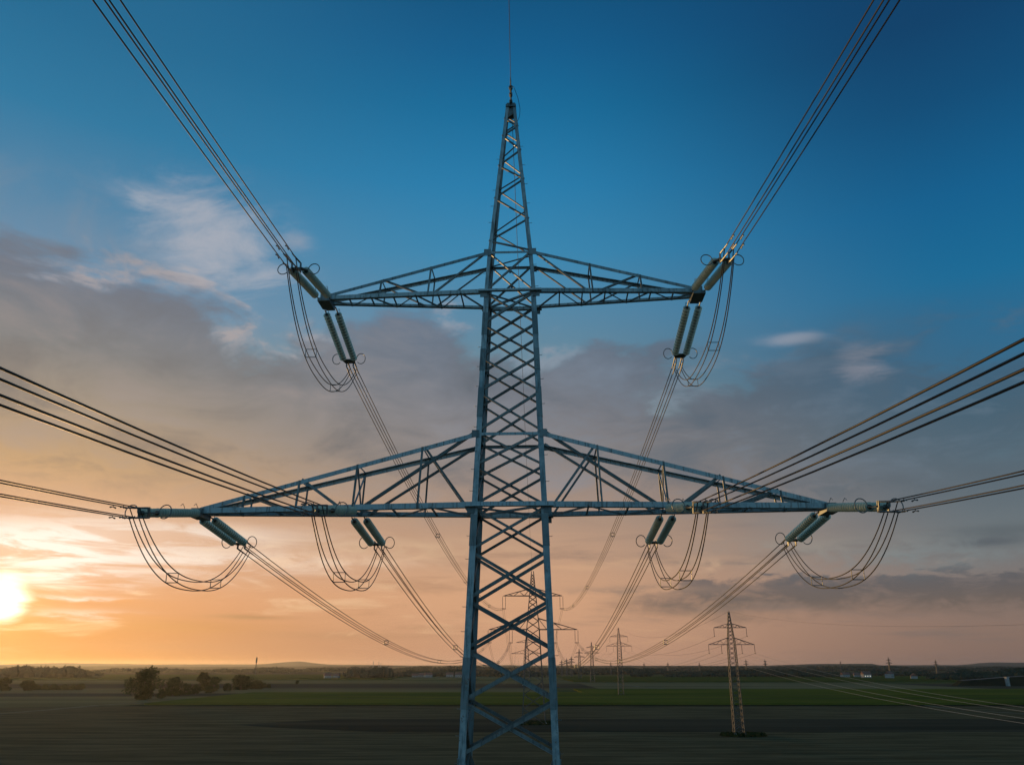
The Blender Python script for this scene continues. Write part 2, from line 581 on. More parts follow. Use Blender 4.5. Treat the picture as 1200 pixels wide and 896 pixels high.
def Ypx(py): return ground_at(600, py).y


def strip(name, py0, py1, mat, x0=-2500, x1=2500, tilt0=0.0, tilt1=0.0, z=.02, h=0.0):
    a, b = Ypx(py0), Ypx(py1)
    return sheet(name, [(x0, a + tilt0 * x0), (x1, a + tilt0 * x1), (x1, b + tilt1 * x1), (x0, b + tilt1 * x0)], z, mat, h=h)


yA = Ypx(826)
xl, yl = gxy(165, 826)
sheet('ploughed_field', [(-900, -900), (1500, -900), (1500, yA), (xl, yA), (-900, yA - 330)], .02, 'soil')
b0, b1 = Ypx(857), Ypx(842)
sheet('ploughed_field', [(-58, b0 + 12), (-30, b0 - 1), (700, b0), (700, b1), (-52, b1), (-74, b0 + 24)], .04, 'soil_dark')
strip('crop_field', 825.6, 812, 'crop_mixed', xl, 40, h=.75)
strip('crop_field', 825.6, 808, 'crop_mixed', 40.3, 2500, h=.75)
strip('crop_edge_shade', 827.0, 825.75, 'edge_shade', xl - 4, 2500, z=.05)  # dark strip painted as the shade below the crop's near edge
strip('stubble_field', 811.8, 806, 'stubble', -900, 28, z=.05)
strip('brown_field', 806, 801, 'brown_earth', -900, 60, z=.07)
strip('pale_field', 800.8, 797, 'crop_pale', -1200, 60, z=.05)
strip('green_field', 796, 790.5, 'crop_green', -900, -140, z=.07, h=.9)
strip('pale_field', 795.6, 790, 'crop_pale', -140, 60, h=.9)
strip('stubble_field', 808, 799.5, 'stubble', 60, 330, z=.05)
strip('brown_field', 807, 801, 'brown_earth', 330, 1500, z=.05)
strip('crop_field', 798.8, 792.5, 'crop_green', 60, 1600, h=.9)
strip('brown_field', 790, 787, 'brown_earth', -2500, 2500, z=.1)
# land left of the track
sheet('stubble_field', [(xl - 3, yA + 2), (xl - 3, Ypx(813)), (-700, Ypx(813)), (-700, yA - 245)], .05, 'stubble')
strip('path', 820.2, 819.8, 'soil_dark', xl + 30, 1200, z=.76)
strip('path', 816.3, 816.0, 'soil_dark', xl + 50, 1200, z=.76)
sheet('brown_field', [(-60, Ypx(815)), (-60, Ypx(812)), (-600, Ypx(812)), (-600, Ypx(818))], .08, 'brown_earth')


def track(name, pts, w, z, mat):
    vs, fs = [], []
    for i, (x, y) in enumerate(pts):
        a, b = pts[max(i - 1, 0)], pts[min(i + 1, len(pts) - 1)]
        d = Vector((b[0] - a[0], b[1] - a[1], 0)).normalized()
        nn = Vector((-d.y, d.x, 0)) * w / 2
        vs += [(x + nn.x, y + nn.y, z), (x - nn.x, y - nn.y, z)]
    fs = [(2 * i, 2 * i + 1, 2 * i + 3, 2 * i + 2) for i in range(len(pts) - 1)]
    o = MB().add(vs, fs).build(name, mat)
    o['kind'] = 'structure'


track('path', [gxy(*p) for p in ((-60, 839), (0, 836), (60, 831), (110, 826.5), (140, 824.5), (165, 824))], 4.0, .10, 'gravel')
track('path', [gxy(*p) for p in ((640, 796.5), (690, 800), (720, 801), (750, 804.4), (775, 806.5), (790, 808))], 5.0, .12, 'gravel')
track('path', [gxy(*p) for p in ((880, 796.0), (960, 796.2), (1060, 797.5), (1124, 797.5))], 7.0, .15, 'gravel')
track('path', [gxy(*p) for p in ((1085, 826), (1110, 829.5), (1150, 833), (1230, 838))], 2.2, .10, 'gravel')


# distant hills: rings of low ridges
def hills(name, dist, depth, prof, mat):
    """prof: list of (px, skyline py); a ridge at this distance whose crest shows there"""
    vs, fs = [], []
    xs = []
    for (x0, y0), (x1, y1) in zip(prof, prof[1:]):
        k = max(2, int(abs(x1 - x0) / 12))
        for i in range(k):
            t = i / k
            t2 = t * t * (3 - 2 * t)
            xs.append((x0 + (x1 - x0) * t, y0 + (y1 - y0) * t2))
    xs.append(prof[-1])
    for x, y in xs:
        d = at_depth(x, y, dist)
        z = max(1.0, d.z + random.uniform(-1.5, 1.5) * dist / 7000)
        vs += [(d.x * (1 - depth / dist), dist - depth, -.5), (d.x, dist, z), (d.x * (1 + depth / dist), dist + depth, -.5)]
    n = len(xs)
    for i in range(n - 1):
        for j in range(2):
            a = i * 3 + j
            fs.append((a, a + 3, a + 4, a + 1))
    o = MB().add(vs, fs).build(name, mat)
    o['kind'] = 'structure'


hills('hills', 7900, 900, [(-500, 777), (0, 778.2), (60, 776.6), (200, 778), (300, 778), (352, 774.5), (385, 778.2), (420, 778.6), (470, 779.2), (560, 778.8), (700, 779.4), (900, 779.4), (1120, 778.6), (1160, 775.6), (1230, 776), (1700, 777)], 'hill_cover')
hills('hills', 5200, 700, [(-500, 780.2), (150, 780.0), (280, 780.6), (410, 780.2), (445, 778.6), (490, 780.4), (640, 780), (760, 779.8), (880, 780.2), (930, 778.2), (960, 777.2), (1022, 777.4), (1036, 779.6), (1200, 779.8), (1700, 780)], 'hill_cover')


# ---------------------------------------------------------------- the big tower
D = 40.0
YAW = R(-2.6)                 # line runs slightly to the right going away
TX = -0.06
TOWER = Vector((TX, D, 0))
TM = Matrix.Translation(TOWER) @ Matrix.Rotation(YAW, 4, 'Z')


DR = 0.80                     # the body is a little less deep than wide


def near_zw(py, halfpx):
    """height and half width of the tower body where its near face shows at this row"""
    w = 1.5
    for _ in range(6):
        y = D - w * DR
        p = at_depth(600, py, y)
        dep = y * CP + (p.z - HC) * SP
        w = halfpx * dep / F
    return p.z, w


WID = [near_zw(py, h) for py, h in ((120, 5.2), (293, 26), (340, 30.2), (505, 39.3), (593, 44.5), (704, 50.5), (896, 60))]
WID = sorted(WID)


def W(z):
    if z <= WID[0][0]:
        (z0, w0), (z1, w1) = WID[0], WID[1]
    else:
        for (z0, w0), (z1, w1) in zip(WID, WID[1:]):
            if z <= z1: break
    return w0 + (w1 - w0) * (z - z0) / (z1 - z0)


def Zn(py):
    """height of a near-face node from its row in the photograph"""
    w = 1.5
    for _ in range(8):
        z = at_depth(600, py, D - w * DR).z
        w = W(z)
    return z


Z_TOP = Zn(124)
Z_UT, Z_UB = Zn(294), Zn(342)
Z_LT, Z_LB = Zn(506), Zn(593.5)
tower = thing('transmission_tower', 'tallest blue-grey lattice pylon, close by, with two wide crossarms', 'pylon', TOWER, YAW, 'pylons of the four-wire line')


def V(*a): return Vector(a)


CORN = [(-1, -1), (1, -1), (1, 1), (-1, 1)]
LEGZ = [0.0] + [z for z, w in WID if 0.5 < z < Z_TOP - .5] + [Z_TOP]


def corner(sx, sy, z):
    w = W(z)
    return V(sx * w, sy * w * DR, z)


def leg_size(z): return .31 if z < Z_LB else (.275 if z < Z_UB else .185)


steps = [z * 1.0 for z in [Z_UT + 1.2 * i for i in range(1, 9)]]
for sx, sy in CORN:
    mb = MB()
    zs = LEGZ
    for z0, z1 in zip(zs, zs[1:]):
        sz = leg_size((z0 + z1) / 2)
        mb.angle(corner(sx, sy, z0 - (.25 if z0 > 0 else 0)), corner(sx, sy, z1), sz, (-sx, 0, 0), (0, -sy, 0), sz * .13)
    leg = mb.build('leg', 'steel', tower)
    # splice plates: the doubled, slightly wider lengths of angle
    for zc, ln in ((Zn(378), 1.3), (Zn(420), 1.2), (Zn(470), 1.6), (Zn(620), 1.5), (Zn(800), 2.2)):
        sz = leg_size(zc) + .03
        off = V(sx * .022, sy * .022, 0)
        MB().angle(corner(sx, sy, zc - ln / 2) + off, corner(sx, sy, zc + ln / 2) + off, sz, (-sx, 0, 0), (0, -sy, 0), .02).build('splice_plate', 'steel_shaded', leg)
    if (sx, sy) in ((-1, 1), (1, -1), (-1, -1)):
        z = 3.0
        while z < Z_TOP - 2:
            p = corner(sx, sy, z)
            o = V(sx, 0, 0)
            if random.random() < .8:
                MB().tube([p - o * .05, p + o * .15, p + o * .16 + V(0, 0, .03)], .013, 5).build('step_bolt', 'fitting', leg)
            z += 1.1 if (sx, sy) == (-1, -1) else 1.35

FACES = [((-1, -1), (1, -1)), ((1, 1), (-1, 1)), ((-1, 1), (-1, -1)), ((1, -1), (1, 1))]
NODES = [0.3] + [Zn(py) for py in (889, 824, 763, 704, 646)] + [Z_LB, Zn(546), Z_LT] + [Zn(py) for py in (459, 418, 379)] + [Z_UB, Z_UT]
NODES = sorted(NODES)
k = [n for n in NODES if n < Zn(889) + .1]


def inset(c, o, d=.10):
    return c + (o - c).normalized() * d


def brace_size(z): return .155 if z < Z_LB - .5 else (.125 if z < Z_UB + .1 else .10)


for (a, b) in FACES:
    nrm = V((a[0] + b[0]) / 2, (a[1] + b[1]) / 2, 0)      # outward normal of the face
    for z0, z1 in zip(NODES, NODES[1:]):
        sz = brace_size(z1 - .3)
        A0, A1, B0, B1 = corner(*a, z0), corner(*a, z1), corner(*b, z0), corner(*b, z1)
        mb = MB()
        i1, i2 = nrm * -.05, nrm * -.20
        for (p, q, off, fl) in ((A0, B1, i1, -1), (B0, A1, i2, 1)):
            p, q = p + off, q + off
            p, q = inset(p, q), inset(q, p)
            mb.angle(p, q, sz, V(0, 0, 1), nrm * fl)
            for e_, o_ in ((p, q), (q, p)):
                mb.box(e_ + (o_ - e_).normalized() * .10 + nrm * .012 + V(0, 0, sz * .4), (sz * 1.9 if abs(nrm.y) > .5 else .022, .022 if abs(nrm.y) > .5 else sz * 1.9, sz * 1.7))
        mid = (A0 + B1 + B0 + A1) / 4 + nrm * -.125
        t = (b[0] - a[0], b[1] - a[1])
        # bolt pack where the two angles cross
        mb.box(mid + V(0, 0, sz * .5), (.10 if abs(t[0]) else .17, .17 if abs(t[0]) else .10, .12))
        mb.build('cross_brace', 'steel_brace_shaded', tower)
    # horizontals
    for z, sz in ((Z_LT, .15), (Z_UT, .13), (Z_UB, .20), (Z_LB, .26)):
        A, B = corner(*a, z), corner(*b, z)
        if z in (Z_UB, Z_LB) and abs(nrm.y) > .5:
            # the arm chords run on across the body
            o = V(0, nrm.y, 0)
            MB().angle(A + o * .035 - V(.3, 0, 0) * (B.x - A.x) / abs(B.x - A.x), B + o * .035 + V(.3, 0, 0) * (B.x - A.x) / abs(B.x - A.x), sz, V(0, 0, 1), o).build('horizontal_brace', 'steel', tower)
            continue
        MB().angle(inset(A, B, .06) - nrm * .02, inset(B, A, .06) - nrm * .02, sz, V(0, 0, -1), -nrm).build('horizontal_brace', 'steel', tower)
    # zigzag of the peak
    pk = [Z_UT] + [Zn(py) for py in (282, 256.5, 232, 210, 194, 176, 159, 148, 139, 131)]
    mb = MB()
    pts = []
    for i, z in enumerate(pk):
        A, B = corner(*a, z), corner(*b, z)
        side = i % 2 == 1
        if abs(nrm.x) > .5: side = not side
        pts.append((A if side else B) - nrm * .03)
    for p, q in zip(pts, pts[1:]):
        mb.angle(p, q, .085, V(0, 0, 1), -nrm)
    mb.build('zigzag_brace', 'steel_brace_shaded', tower)

# plan bracing inside the body at arm level
for z in (Z_UB, Z_LB):
    for s in (1, -1):
        MB().angle(corner(-1, -s, z) + V(.2, .2 * s, -.05 * s), corner(1, s, z) - V(.2, .2 * s, .05 * s), .11, V(0, 0, 1), V(1, -s, 0)).build('plan_brace', 'steel_shaded', tower)
# cap at the very top
mb = MB()
mb.box((0, 0, Z_TOP), (.62, .62, .16)); mb.box((0, 0, Z_TOP + .14), (.5, .5, .14)); mb.box((0, 0, Z_TOP - .35), (.34, .34, .62))
mb.build('peak_cap', 'steel_shaded', tower)

# crossarms
LOW_TIP, UP_TIP = 15.75, 10.15
TIPY = .42


def crossarm(side, zb, zt, tip, posts, diags, chord, member, rise=0.0, heavy=None):
    wb, wt = W(zb), W(zt)
    rb = {s: V(side * wb, s * wb * DR, zb) for s in (-1, 1)}
    rt = {s: V(side * wt, s * wt * DR, zt) for s in (-1, 1)}
    tp = {s: V(side * tip, s * TIPY, zb + rise) for s in (-1, 1)}
    tt = {s: V(side * (tip - .05), s * TIPY, zb + .30 + rise) for s in (-1, 1)}

    def bot(s, f): return rb[s].lerp(tp[s], f)
    def top(s, f): return rt[s].lerp(tt[s], f)
    # the arm's own mesh: the tip block with its hanger plates
    mb = MB()
    mb.box((side * (tip + .05), 0, zb + .02 + rise), (.50, TIPY * 2 + .50, .42))
    mb.box((side * (tip + .35), 0, zb - .06 + rise), (.26, TIPY * 2 + .3, .2))
    arm = mb.build('crossarm', 'steel_shaded', tower)
    for s in (-1, 1):
        o = V(0, s, 0)
        MB().angle(rb[s] + V(-side * .3, 0, 0), tp[s] + V(side * .1, 0, 0), chord, V(0, 0, 1), -o, chord * .12).build('bottom_chord', 'steel', arm)
        MB().angle(rt[s], tt[s], chord * .8, V(0, 0, -1), -o, chord * .1).build('top_chord', 'steel', arm)
        for f in posts:
            m_ = MB(); m_.angle(bot(s, f), top(s, f), member * .75, V(side, 0, 0), -o); m_.build('post', 'steel_brace_shaded', arm)
        for f0, k0, f1, k1, sz in diags:
            p = top(s, f0) if k0 == 't' else bot(s, f0)
            q = top(s, f1) if k1 == 't' else bot(s, f1)
            MB().angle(p - o * .07, q - o * .07, sz, V(0, 0, 1), -o).build('diagonal', 'steel_brace_shaded', arm)
        # gusset plates at the root
        for p, zz in ((rb[s], .34), (rt[s], .30)):
            MB().box(p + V(side * .02, s * .05, -zz * .25), (.38, .025, zz * 1.25)).build('gusset_plate', 'steel_shaded', arm)
    # bottom plane lacing
    n = 7
    for i in range(n):
        f0, f1 = i / n, (i + 1) / n
        a_, b_ = (-1, 1) if i % 2 else (1, -1)
        MB().angle(bot(a_, f0), bot(b_, f1), member * .62, V(0, 0, 1), V(side, 0, 0)).build('bottom_lacing', 'steel_shaded', arm)
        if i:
            MB().angle(bot(-1, f0) + V(0, 0, .04), bot(1, f0) + V(0, 0, .04), member * .6, V(0, 0, 1), V(side, 0, 0)).build('bottom_lacing', 'steel_shaded', arm)
    # frames between the two faces at each post
    for f in posts:
        MB().angle(top(-1, f), top(1, f), member * .6, V(0, 0, -1), V(side, 0, 0)).build('frame_strut', 'steel', arm)
    if heavy is not None:
        f = heavy
        MB().angle(bot(-1, f), top(1, f), member * .55, V(side, 0, 0), V(0, 1, 0)).build('frame_strut', 'steel', arm)
        MB().angle(bot(1, f), top(-1, f), member * .55, V(side, 0, 0), V(0, 1, 0)).build('frame_strut', 'steel', arm)
    return bot


for side in (-1, 1):
    low_bot = crossarm(side, Z_LB, Z_LT, LOW_TIP - side * .1, (.19, .425, .635, .835),
                       ((0, 't', .40, 'b', .15), (.19, 't', .02, 'b', .115), (.635, 't', .47, 'b', .15), (.835, 't', .655, 'b', .13)),
                       .27, .13, heavy=.425)
    up_bot = crossarm(side, Z_UB, Z_UT, UP_TIP - side * .05, (.35, .66),
                      ((0, 't', .33, 'b', .10), (.66, 't', .38, 'b', .10)), .22, .115, rise=.12)
    # hanger beam for the inner phase
    INNER = 8.0

# ---------------------------------------------------------------- insulators and conductors of the big line
STR0, STR1, YOKE, CLAMP = .55, 5.05, 5.45, 6.5
SHED = []
nshed = 17
for i in range(nshed):
    z0 = (STR1 - STR0) * i / nshed
    h = (STR1 - STR0) / nshed
    SHED += [(z0, .05), (z0 + h * .20, .085), (z0 + h * .30, .10), (z0 + h * .46, .185), (z0 + h * .54, .21), (z0 + h * .60, .21), (z0 + h * .66, .11), (z0 + h * .95, .05)]
SHED = [(0, .03)] + SHED + [(STR1 - STR0, .05)]
SPACER = .21


def tension_set(xa, ya, za, dirv, label):
    """double tension string from an arm towards dirv; returns the four clamp ends in world space"""
    P0 = TM @ V(xa, ya, za)
    d = dirv.normalized()
    ex = V(1, 0, 0); ex = (ex - d * ex.dot(d)).normalized()
    up = ex.cross(d); up = up if up.z > 0 else -up
    t = thing('tension_insulator', label, 'insulator', P0, 0, 'double insulators holding the conductors to the crossarms')
    q = Part(P0)

    def P(l, x=0, u=0): return P0 + d * l + ex * x + up * u
    # sag of the strings themselves
    for s in (-1, 1):
        x = s * .33
        st = q.build(MB().lathe(P(STR0, x), P(STR1, x), SHED, 16), 'shed_string', 'ceramic', t, smooth=False)
        st.data.materials.append(M['cap_iron'])       # iron caps between the glass discs
        st.data.materials.append(M['rim_highlight'])
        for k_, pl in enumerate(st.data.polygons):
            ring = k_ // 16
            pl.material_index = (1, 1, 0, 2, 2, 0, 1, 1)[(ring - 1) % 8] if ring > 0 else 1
        q.build(MB().tube([P(.0, x), P(STR0 + .02, x)], .035, 6), 'shackle', 'fitting', t)
        # arcing horn: a hoop standing out beside the live end
        pts = [P(STR1 + .12, x), P(STR1 + .10, x + s * .12)]
        for i in range(17):
            a = math.pi - 5.6 * i / 16
            pts.append(P(STR1 + .06 - .12 * math.sin(a), x + s * (.42 + .27 * math.cos(a)), .05 + .30 * math.sin(a)))
        q.build(MB().tube(pts, .024, 6), 'arcing_horn', 'fitting', t)
        q.build(MB().tube([P(STR0 - .05, x), P(STR0 - .05, x, .28), P(STR0 + .18, x, .46), P(STR0 + .42, x, .36)], .014, 5), 'arcing_horn', 'fitting', t)
    mb = MB()
    mb.prism(P(STR1 + .02, 0, -.03), P(STR1 + .02, 0, .03), [(-.45, 0), (.45, 0), (.28, .42), (-.28, .42)], ex, d)
    q.build(mb, 'yoke_plate', 'fitting', t)
    ends = []
    for sx in (-1, 1):
        mb = MB()
        mb.prism(P(YOKE + .02, sx * SPACER - .02, 0), P(YOKE + .02, sx * SPACER + .02, 0), [(-.25, -.05), (.25, -.05), (.25, .14), (-.25, .14)], up, d)
        q.build(mb, 'clevis_plate', 'fitting', t)
        for su in (-1, 1):
            q.build(MB().tube([P(YOKE + .25, sx * SPACER, su * SPACER), P(CLAMP + .45, sx * SPACER, su * SPACER)], [.05, .03], 6), 'dead_end_clamp', 'fitting', t)
            ends.append(P(CLAMP, sx * SPACER, su * SPACER))
    return ends, d, up


def wire_pts(a, b, sag, n):
    return [a.lerp(b, i / n) - V(0, 0, 4 * sag * (i / n) * (1 - i / n)) for i in range(n + 1)]


# next tower on the line: where its suspension strings end
A2 = ground_at(625.5, 848); A2.z = 0
A2_YAW = R(-1.0)
A2_UP, A2_LOW = (8.3, 33.4), (12.3, 24.3)
A2_INNER, A2_STR = 6.4, 3.5
A2M = Matrix.Translation(A2) @ Matrix.Rotation(A2_YAW, 4, 'Z')

NEAR_DIR = V(-math.sin(R(.6)), -math.cos(R(.6)), -.100)
STR_DIR = V(-math.sin(R(.6)), -math.cos(R(.6)), -.18)
WIRE_R = .025


def spacer(q, t, pts4, r=.028):
    mb = MB()
    a, b, c, e = pts4
    mb.tube([a, b, e, c, a], r, 5)
    q.build(mb, 'spacer', 'fitting', t)


def phase(xa, za, ya_near, ya_far, x2, z2, names, sag, far_slope, drop):
    near_l, far_l, bun_n, bun_f, jump = names
    en, dn, un = tension_set(xa, -ya_near, za, STR_DIR, near_l)
    target = A2M @ V(x2, 0, z2)
    P0 = TM @ V(xa, ya_far, za)
    fd = (target - P0); fd.z = 0; fd.normalize(); fd.z = -far_slope
    ef, df, uf = tension_set(xa, ya_far, za, fd, far_l)
    # near span, running over the photographer
    c = sum(en, V(0, 0, 0)) / 4
    t = thing('conductor_bundle', bun_n, 'power line', c, 0, 'four-wire conductor bundles')
    q = Part(c)
    L = 190.0
    kk = .0006
    for e in en:
        pts = []
        for i in range(49):
            s = L * (i / 48)
            pts.append(V(e.x + NEAR_DIR.x * s, e.y + NEAR_DIR.y * s, e.z + NEAR_DIR.z * s + kk * s * s))
        q.build(MB().tube(pts, WIRE_R, 6), 'conductor', 'wire', t, smooth=True)
        # vibration damper hanging near the clamp
        p = e + NEAR_DIR * 1.3
        q.build(MB().tube([p - V(0, 0, .1) - NEAR_DIR * .22, p - V(0, 0, .07), p, p - V(0, 0, .07), p - V(0, 0, .1) + NEAR_DIR * .22], [.035, .016, .016, .016, .035], 6), 'damper', 'fitting', t)
    # far span
    c = sum(ef, V(0, 0, 0)) / 4
    t = thing('conductor_bundle', bun_f, 'power line', c, 0, 'four-wire conductor bundles')
    q = Part(c)
    cur = []
    for e in ef:
        pts = wire_pts(e, target + (e - c), sag, 48)
        cur.append(pts)
        q.build(MB().tube(pts, .026, 5), 'conductor', 'wire', t, smooth=True)
    for i in (11, 22, 33, 43):
        spacer(q, t, [cu[i] for cu in cur], .05)
    # jumper loop under the arm
    c = (sum(en, V(0, 0, 0)) + sum(ef, V(0, 0, 0))) / 8
    t = thing('jumper_loop', jump, 'power line', c, 0, 'jumper loops under the crossarms')
    q = Part(c)
    cur = []
    for i, (e, g) in enumerate(zip(en, ef)):
        dz = (0, -.04)[i % 2 == 0]
        k_ = (-.08, .08)[i // 2]
        pts = []
        n = 34
        for j in range(n + 1):
            u = j / n
            y = abs(2 * u - 1)
            p = (e - dn * .1).lerp(g - df * .1, u)
            p = p - V(0, 0, (drop - dz * .5) * (1 - y ** 2.5)) + V(k_ * math.sin(math.pi * u), 0, 0)
            pts.append(p)
        cur.append(pts)
        q.build(MB().tube(pts, WIRE_R, 6), 'conductor', 'wire', t, smooth=True)
    for i in (11, 24):
        spacer(q, t, [cu[i] for cu in cur], .024)


def arm_y(xa, tip, zb):
    wb = W(zb)
    f = (abs(xa) - wb) / (tip - wb)
    return wb * DR + (TIPY - wb * DR) * f


for side, sw in ((-1, 'left'), (1, 'right')):
    phase(side * (UP_TIP + .1 - side * .05), Z_UB + .10, TIPY + .2, TIPY + .2, side * A2_UP[0], A2_UP[1] - A2_STR,
          (f'ribbed double insulator reaching up towards the viewer from the {sw} upper crossarm tip',
           f'ribbed double insulator slanting down and away from the {sw} tip of the upper crossarm',
           f'dark four-wire bundle climbing overhead from the {sw} end of the upper crossarm',
           f'thin four-wire bundle falling away behind the tower from the {sw} end of the upper crossarm',
           f'long hanging wire loop below the {sw} tip of the upper crossarm'), 4.6, .25, 2.95)
    ai = arm_y(INNER, LOW_TIP, Z_LB)
    phase(side * INNER, Z_LB - .03, ai - .1, ai, side * A2_INNER, A2_LOW[1] - A2_STR,
          (f'ribbed double insulator lying against the lower crossarm halfway out on the {sw}',
           f'ribbed double insulator hanging down and away from the middle of the lower {sw} crossarm',
           f'four-wire bundle crossing in front of the lower {sw} crossarm',
           f'four-wire bundle descending behind the middle of the lower {sw} crossarm',
           f'hanging wire loop below the middle of the lower {sw} crossarm'), 6.4, .12, 2.55)
    phase(side * (LOW_TIP + .1 - side * .1), Z_LB - .02, TIPY + .2, TIPY + .1, side * A2_LOW[0], A2_LOW[1] - A2_STR,
          (f'ribbed double insulator pointing out level from the {sw} tip of the lower crossarm',
           f'ribbed double insulator hanging down and inward from the {sw} tip of the lower crossarm',
           f'four-wire bundle leaving the {sw} tip of the lower crossarm for the {sw} edge',
           f'long four-wire bundle sagging towards the horizon from the {sw} lower crossarm tip',
           f'wide hanging wire loop below the {sw} tip of the lower crossarm'), 5.7, .12, 2.55)

# earth wire over the peak
PK = TM @ V(0, 0, Z_TOP + .2)
t = thing('earth_wire', 'single thin wire rising straight up from the tip of the near pylon', 'power line', PK)
q = Part(PK)
pts = []
for i in range(40):
    s = 190 * i / 39
    pts.append(PK + V(NEAR_DIR.x * s, NEAR_DIR.y * s, -.06 * s + .0002 * s * s))
q.build(MB().tube(pts, .016, 6), 'conductor', 'wire', t, smooth=True)
d = V(NEAR_DIR.x, NEAR_DIR.y, -.06).normalized()
prof = [(0, .05), (.3, .06), (.32, .10), (.5, .10), (.52, .05), (.9, .05), (.92, .10), (1.2, .10), (1.22, .05), (1.6, .07), (1.62, .12), (1.8, .12), (1.82, .04), (2.6, .03)]
q.build(MB().lathe(PK, PK + d * 3, prof, 8), 'dead_end_clamp', 'fitting', t)
A2_TOP = 40.2
pk2 = A2M @ V(0, 0, A2_TOP)
far0 = PK + V(.05, .3, -.1)
t = thing('earth_wire', 'single thin wire hanging behind the near pylon from its peak to the next pylon', 'power line', far0)
q = Part(far0)
q.build(MB().tube(wire_pts(far0, pk2, 4.2, 40), .019, 5), 'conductor', 'wire', t, smooth=True)
loop = [PK + d * 2.0, PK + d * 1.6 + V(.2, 0, .1), PK + d * .9 + V(.42, 0, -.1), PK + V(.55, 0, -.25), PK + V(.52, .1, -.7), PK + V(.32, .2, -1.2), far0 + V(.02, .8, -.35)]
q.build(MB().tube(loop, .014, 5), 'bonding_loop', 'wire', t, smooth=True)


# ---------------------------------------------------------------- other pylons
def pylon(name, label, loc, yaw, top, arms, base_w, waist_w, mat, leg=.22, br=.12, group=None, detail=True, panels=11):
    """arms: list of (half length, height, rise of the top chord)"""
    t = thing(name, label, 'pylon', loc, yaw, group)
    zb = arms[0][1]                   # lowest arm

    def w(z):
        if z < zb: return base_w + (waist_w - base_w) * (z / zb)
        return waist_w + (waist_w * .16 - waist_w) * ((z - zb) / (top - zb)) ** 1.0

    def cr(c, z): return V(c[0] * w(z), c[1] * w(z), z)
    merged = MB()
    for c in CORN:
        mb = merged if not detail else MB()
        mb.bar(cr(c, 0), cr(c, zb), leg)
        mb.bar(cr(c, zb - .02), cr(c, top), leg * .8)
        if detail:
            lg = mb.build('leg', mat, t)
            f_ = cr(c, 0)
            MB().tube([f_ - V(0, 0, .3), f_ + V(0, 0, .55), f_ + V(0, 0, .6)], [.42, .40, .25], 10).build('footing', 'concrete', lg)
    zs, z = [0.0], 0.0
    while z < top - .8:
        z += max(.8, w(z) * 1.25)
        zs.append(min(z, top - .2))
    lat = merged if not detail else MB()
    for (a, b) in FACES:
        for z0, z1 in zip(zs, zs[1:]):
            lat.bar(cr(a, z0), cr(b, z1), br); lat.bar(cr(b, z0), cr(a, z1), br)
    if detail: lat.build('lattice', mat, t)
    for half, za, rise in arms:
        mb = merged if not detail else MB()
        for s in (-1, 1):
            for sy in (-1, 1):
                r0, r1, tip = V(s * w(za), sy * w(za), za), V(s * w(za + rise), sy * w(za + rise), za + rise), V(s * half, sy * .08, za)
                mb.bar(r0, tip, br * 1.5); mb.bar(r1, tip, br * 1.3)
                n = 5
                for i in range(n):
                    p = r0.lerp(tip, i / n) if i % 2 else r1.lerp(tip, i / n)
                    g = r1.lerp(tip, (i + 1) / n) if i % 2 else r0.lerp(tip, (i + 1) / n)
                    mb.bar(p, g, br * .7)
        if detail: mb.build('crossarm', mat, t)
    if not detail: merged.build('steelwork', mat, t)
    return t


def hang_string(loc, length, label, r=.07, double=0.0, group='insulators hanging from the far pylons'):
    t = thing('suspension_insulator', label, 'insulator', loc, 0, group)
    q = Part(loc)
    L0 = V(*loc)
    prof = []
    n = 10
    for i in range(n):
        z = length * (.1 + .75 * i / n)
        prof += [(z, r * .45), (z + length * .03, r), (z + length * .05, r * .5)]
    prof = [(0, .03)] + prof + [(length, .04)]
    for x in ((-double, double) if double else (0,)):
        p = L0 + V(x, 0, 0)
        q.build(MB().lathe(p, p - V(0, 0, length), prof, 6), 'shed_string', 'far_steel', t)
    q.build(MB().box(L0 - V(0, 0, length), (.2 + double * 2.2, .5, .16)), 'clamp', 'far_steel', t)
    return t


a2 = pylon('transmission_tower', 'far lattice pylon seen through the legs of the near pylon', A2, A2_YAW, A2_TOP, [(A2_LOW[0], A2_LOW[1], 3.0), (A2_UP[0], A2_UP[1], 2.0)], 3.1, 1.75, 'far_steel', .26, .12, 'pylons of the four-wire line')
A2_ATT = []
for side, sw in ((-1, 'left'), (1, 'right')):
    for x, z, nm in ((A2_UP[0], A2_UP[1], 'upper arm tip'), (A2_INNER, A2_LOW[1], 'lower arm middle'), (A2_LOW[0], A2_LOW[1], 'lower arm tip')):
        p = A2M @ V(side * (x - .2), 0, z)
        hang_string(p, A2_STR, f'double insulator at {sw} {nm} of the pylon behind the near legs', .10, .42)
        A2_ATT.append((A2M @ V(side * x, 0, z - A2_STR), side * x, z - A2_STR, f'{sw} {nm}'))

# third pylon of the same line, mostly behind the second
A3 = ground_at(617, 800); A3 = V(A3.x * 690 / A3.y, 690, 0)
A3M = Matrix.Translation(A3) @ Matrix.Rotation(R(0), 4, 'Z')
pylon('transmission_tower', 'small distant pylon half hidden behind the one seen through the near legs', A3, 0, 38, [(12.3, 24.3, 3.0), (8.3, 33.0, 2.0)], 3.0, 1.7, 'far_steel', .40, .2, 'pylons of the four-wire line')
for p, x, z, nm in A2_ATT:
    e = A3M @ V(x, 0, z)
    t = thing('conductor_bundle', f'faint wires beyond the {nm} of the pylon behind the near legs', 'power line', p, 0, 'distant wires beyond the second pylon')
    q = Part(p)
    for o in (-.22, .22):
        q.build(MB().tube(wire_pts(p + V(o, 0, 0), e + V(o, 0, 0), 15.0, 30), .028, 4), 'conductor', 'wire', t)

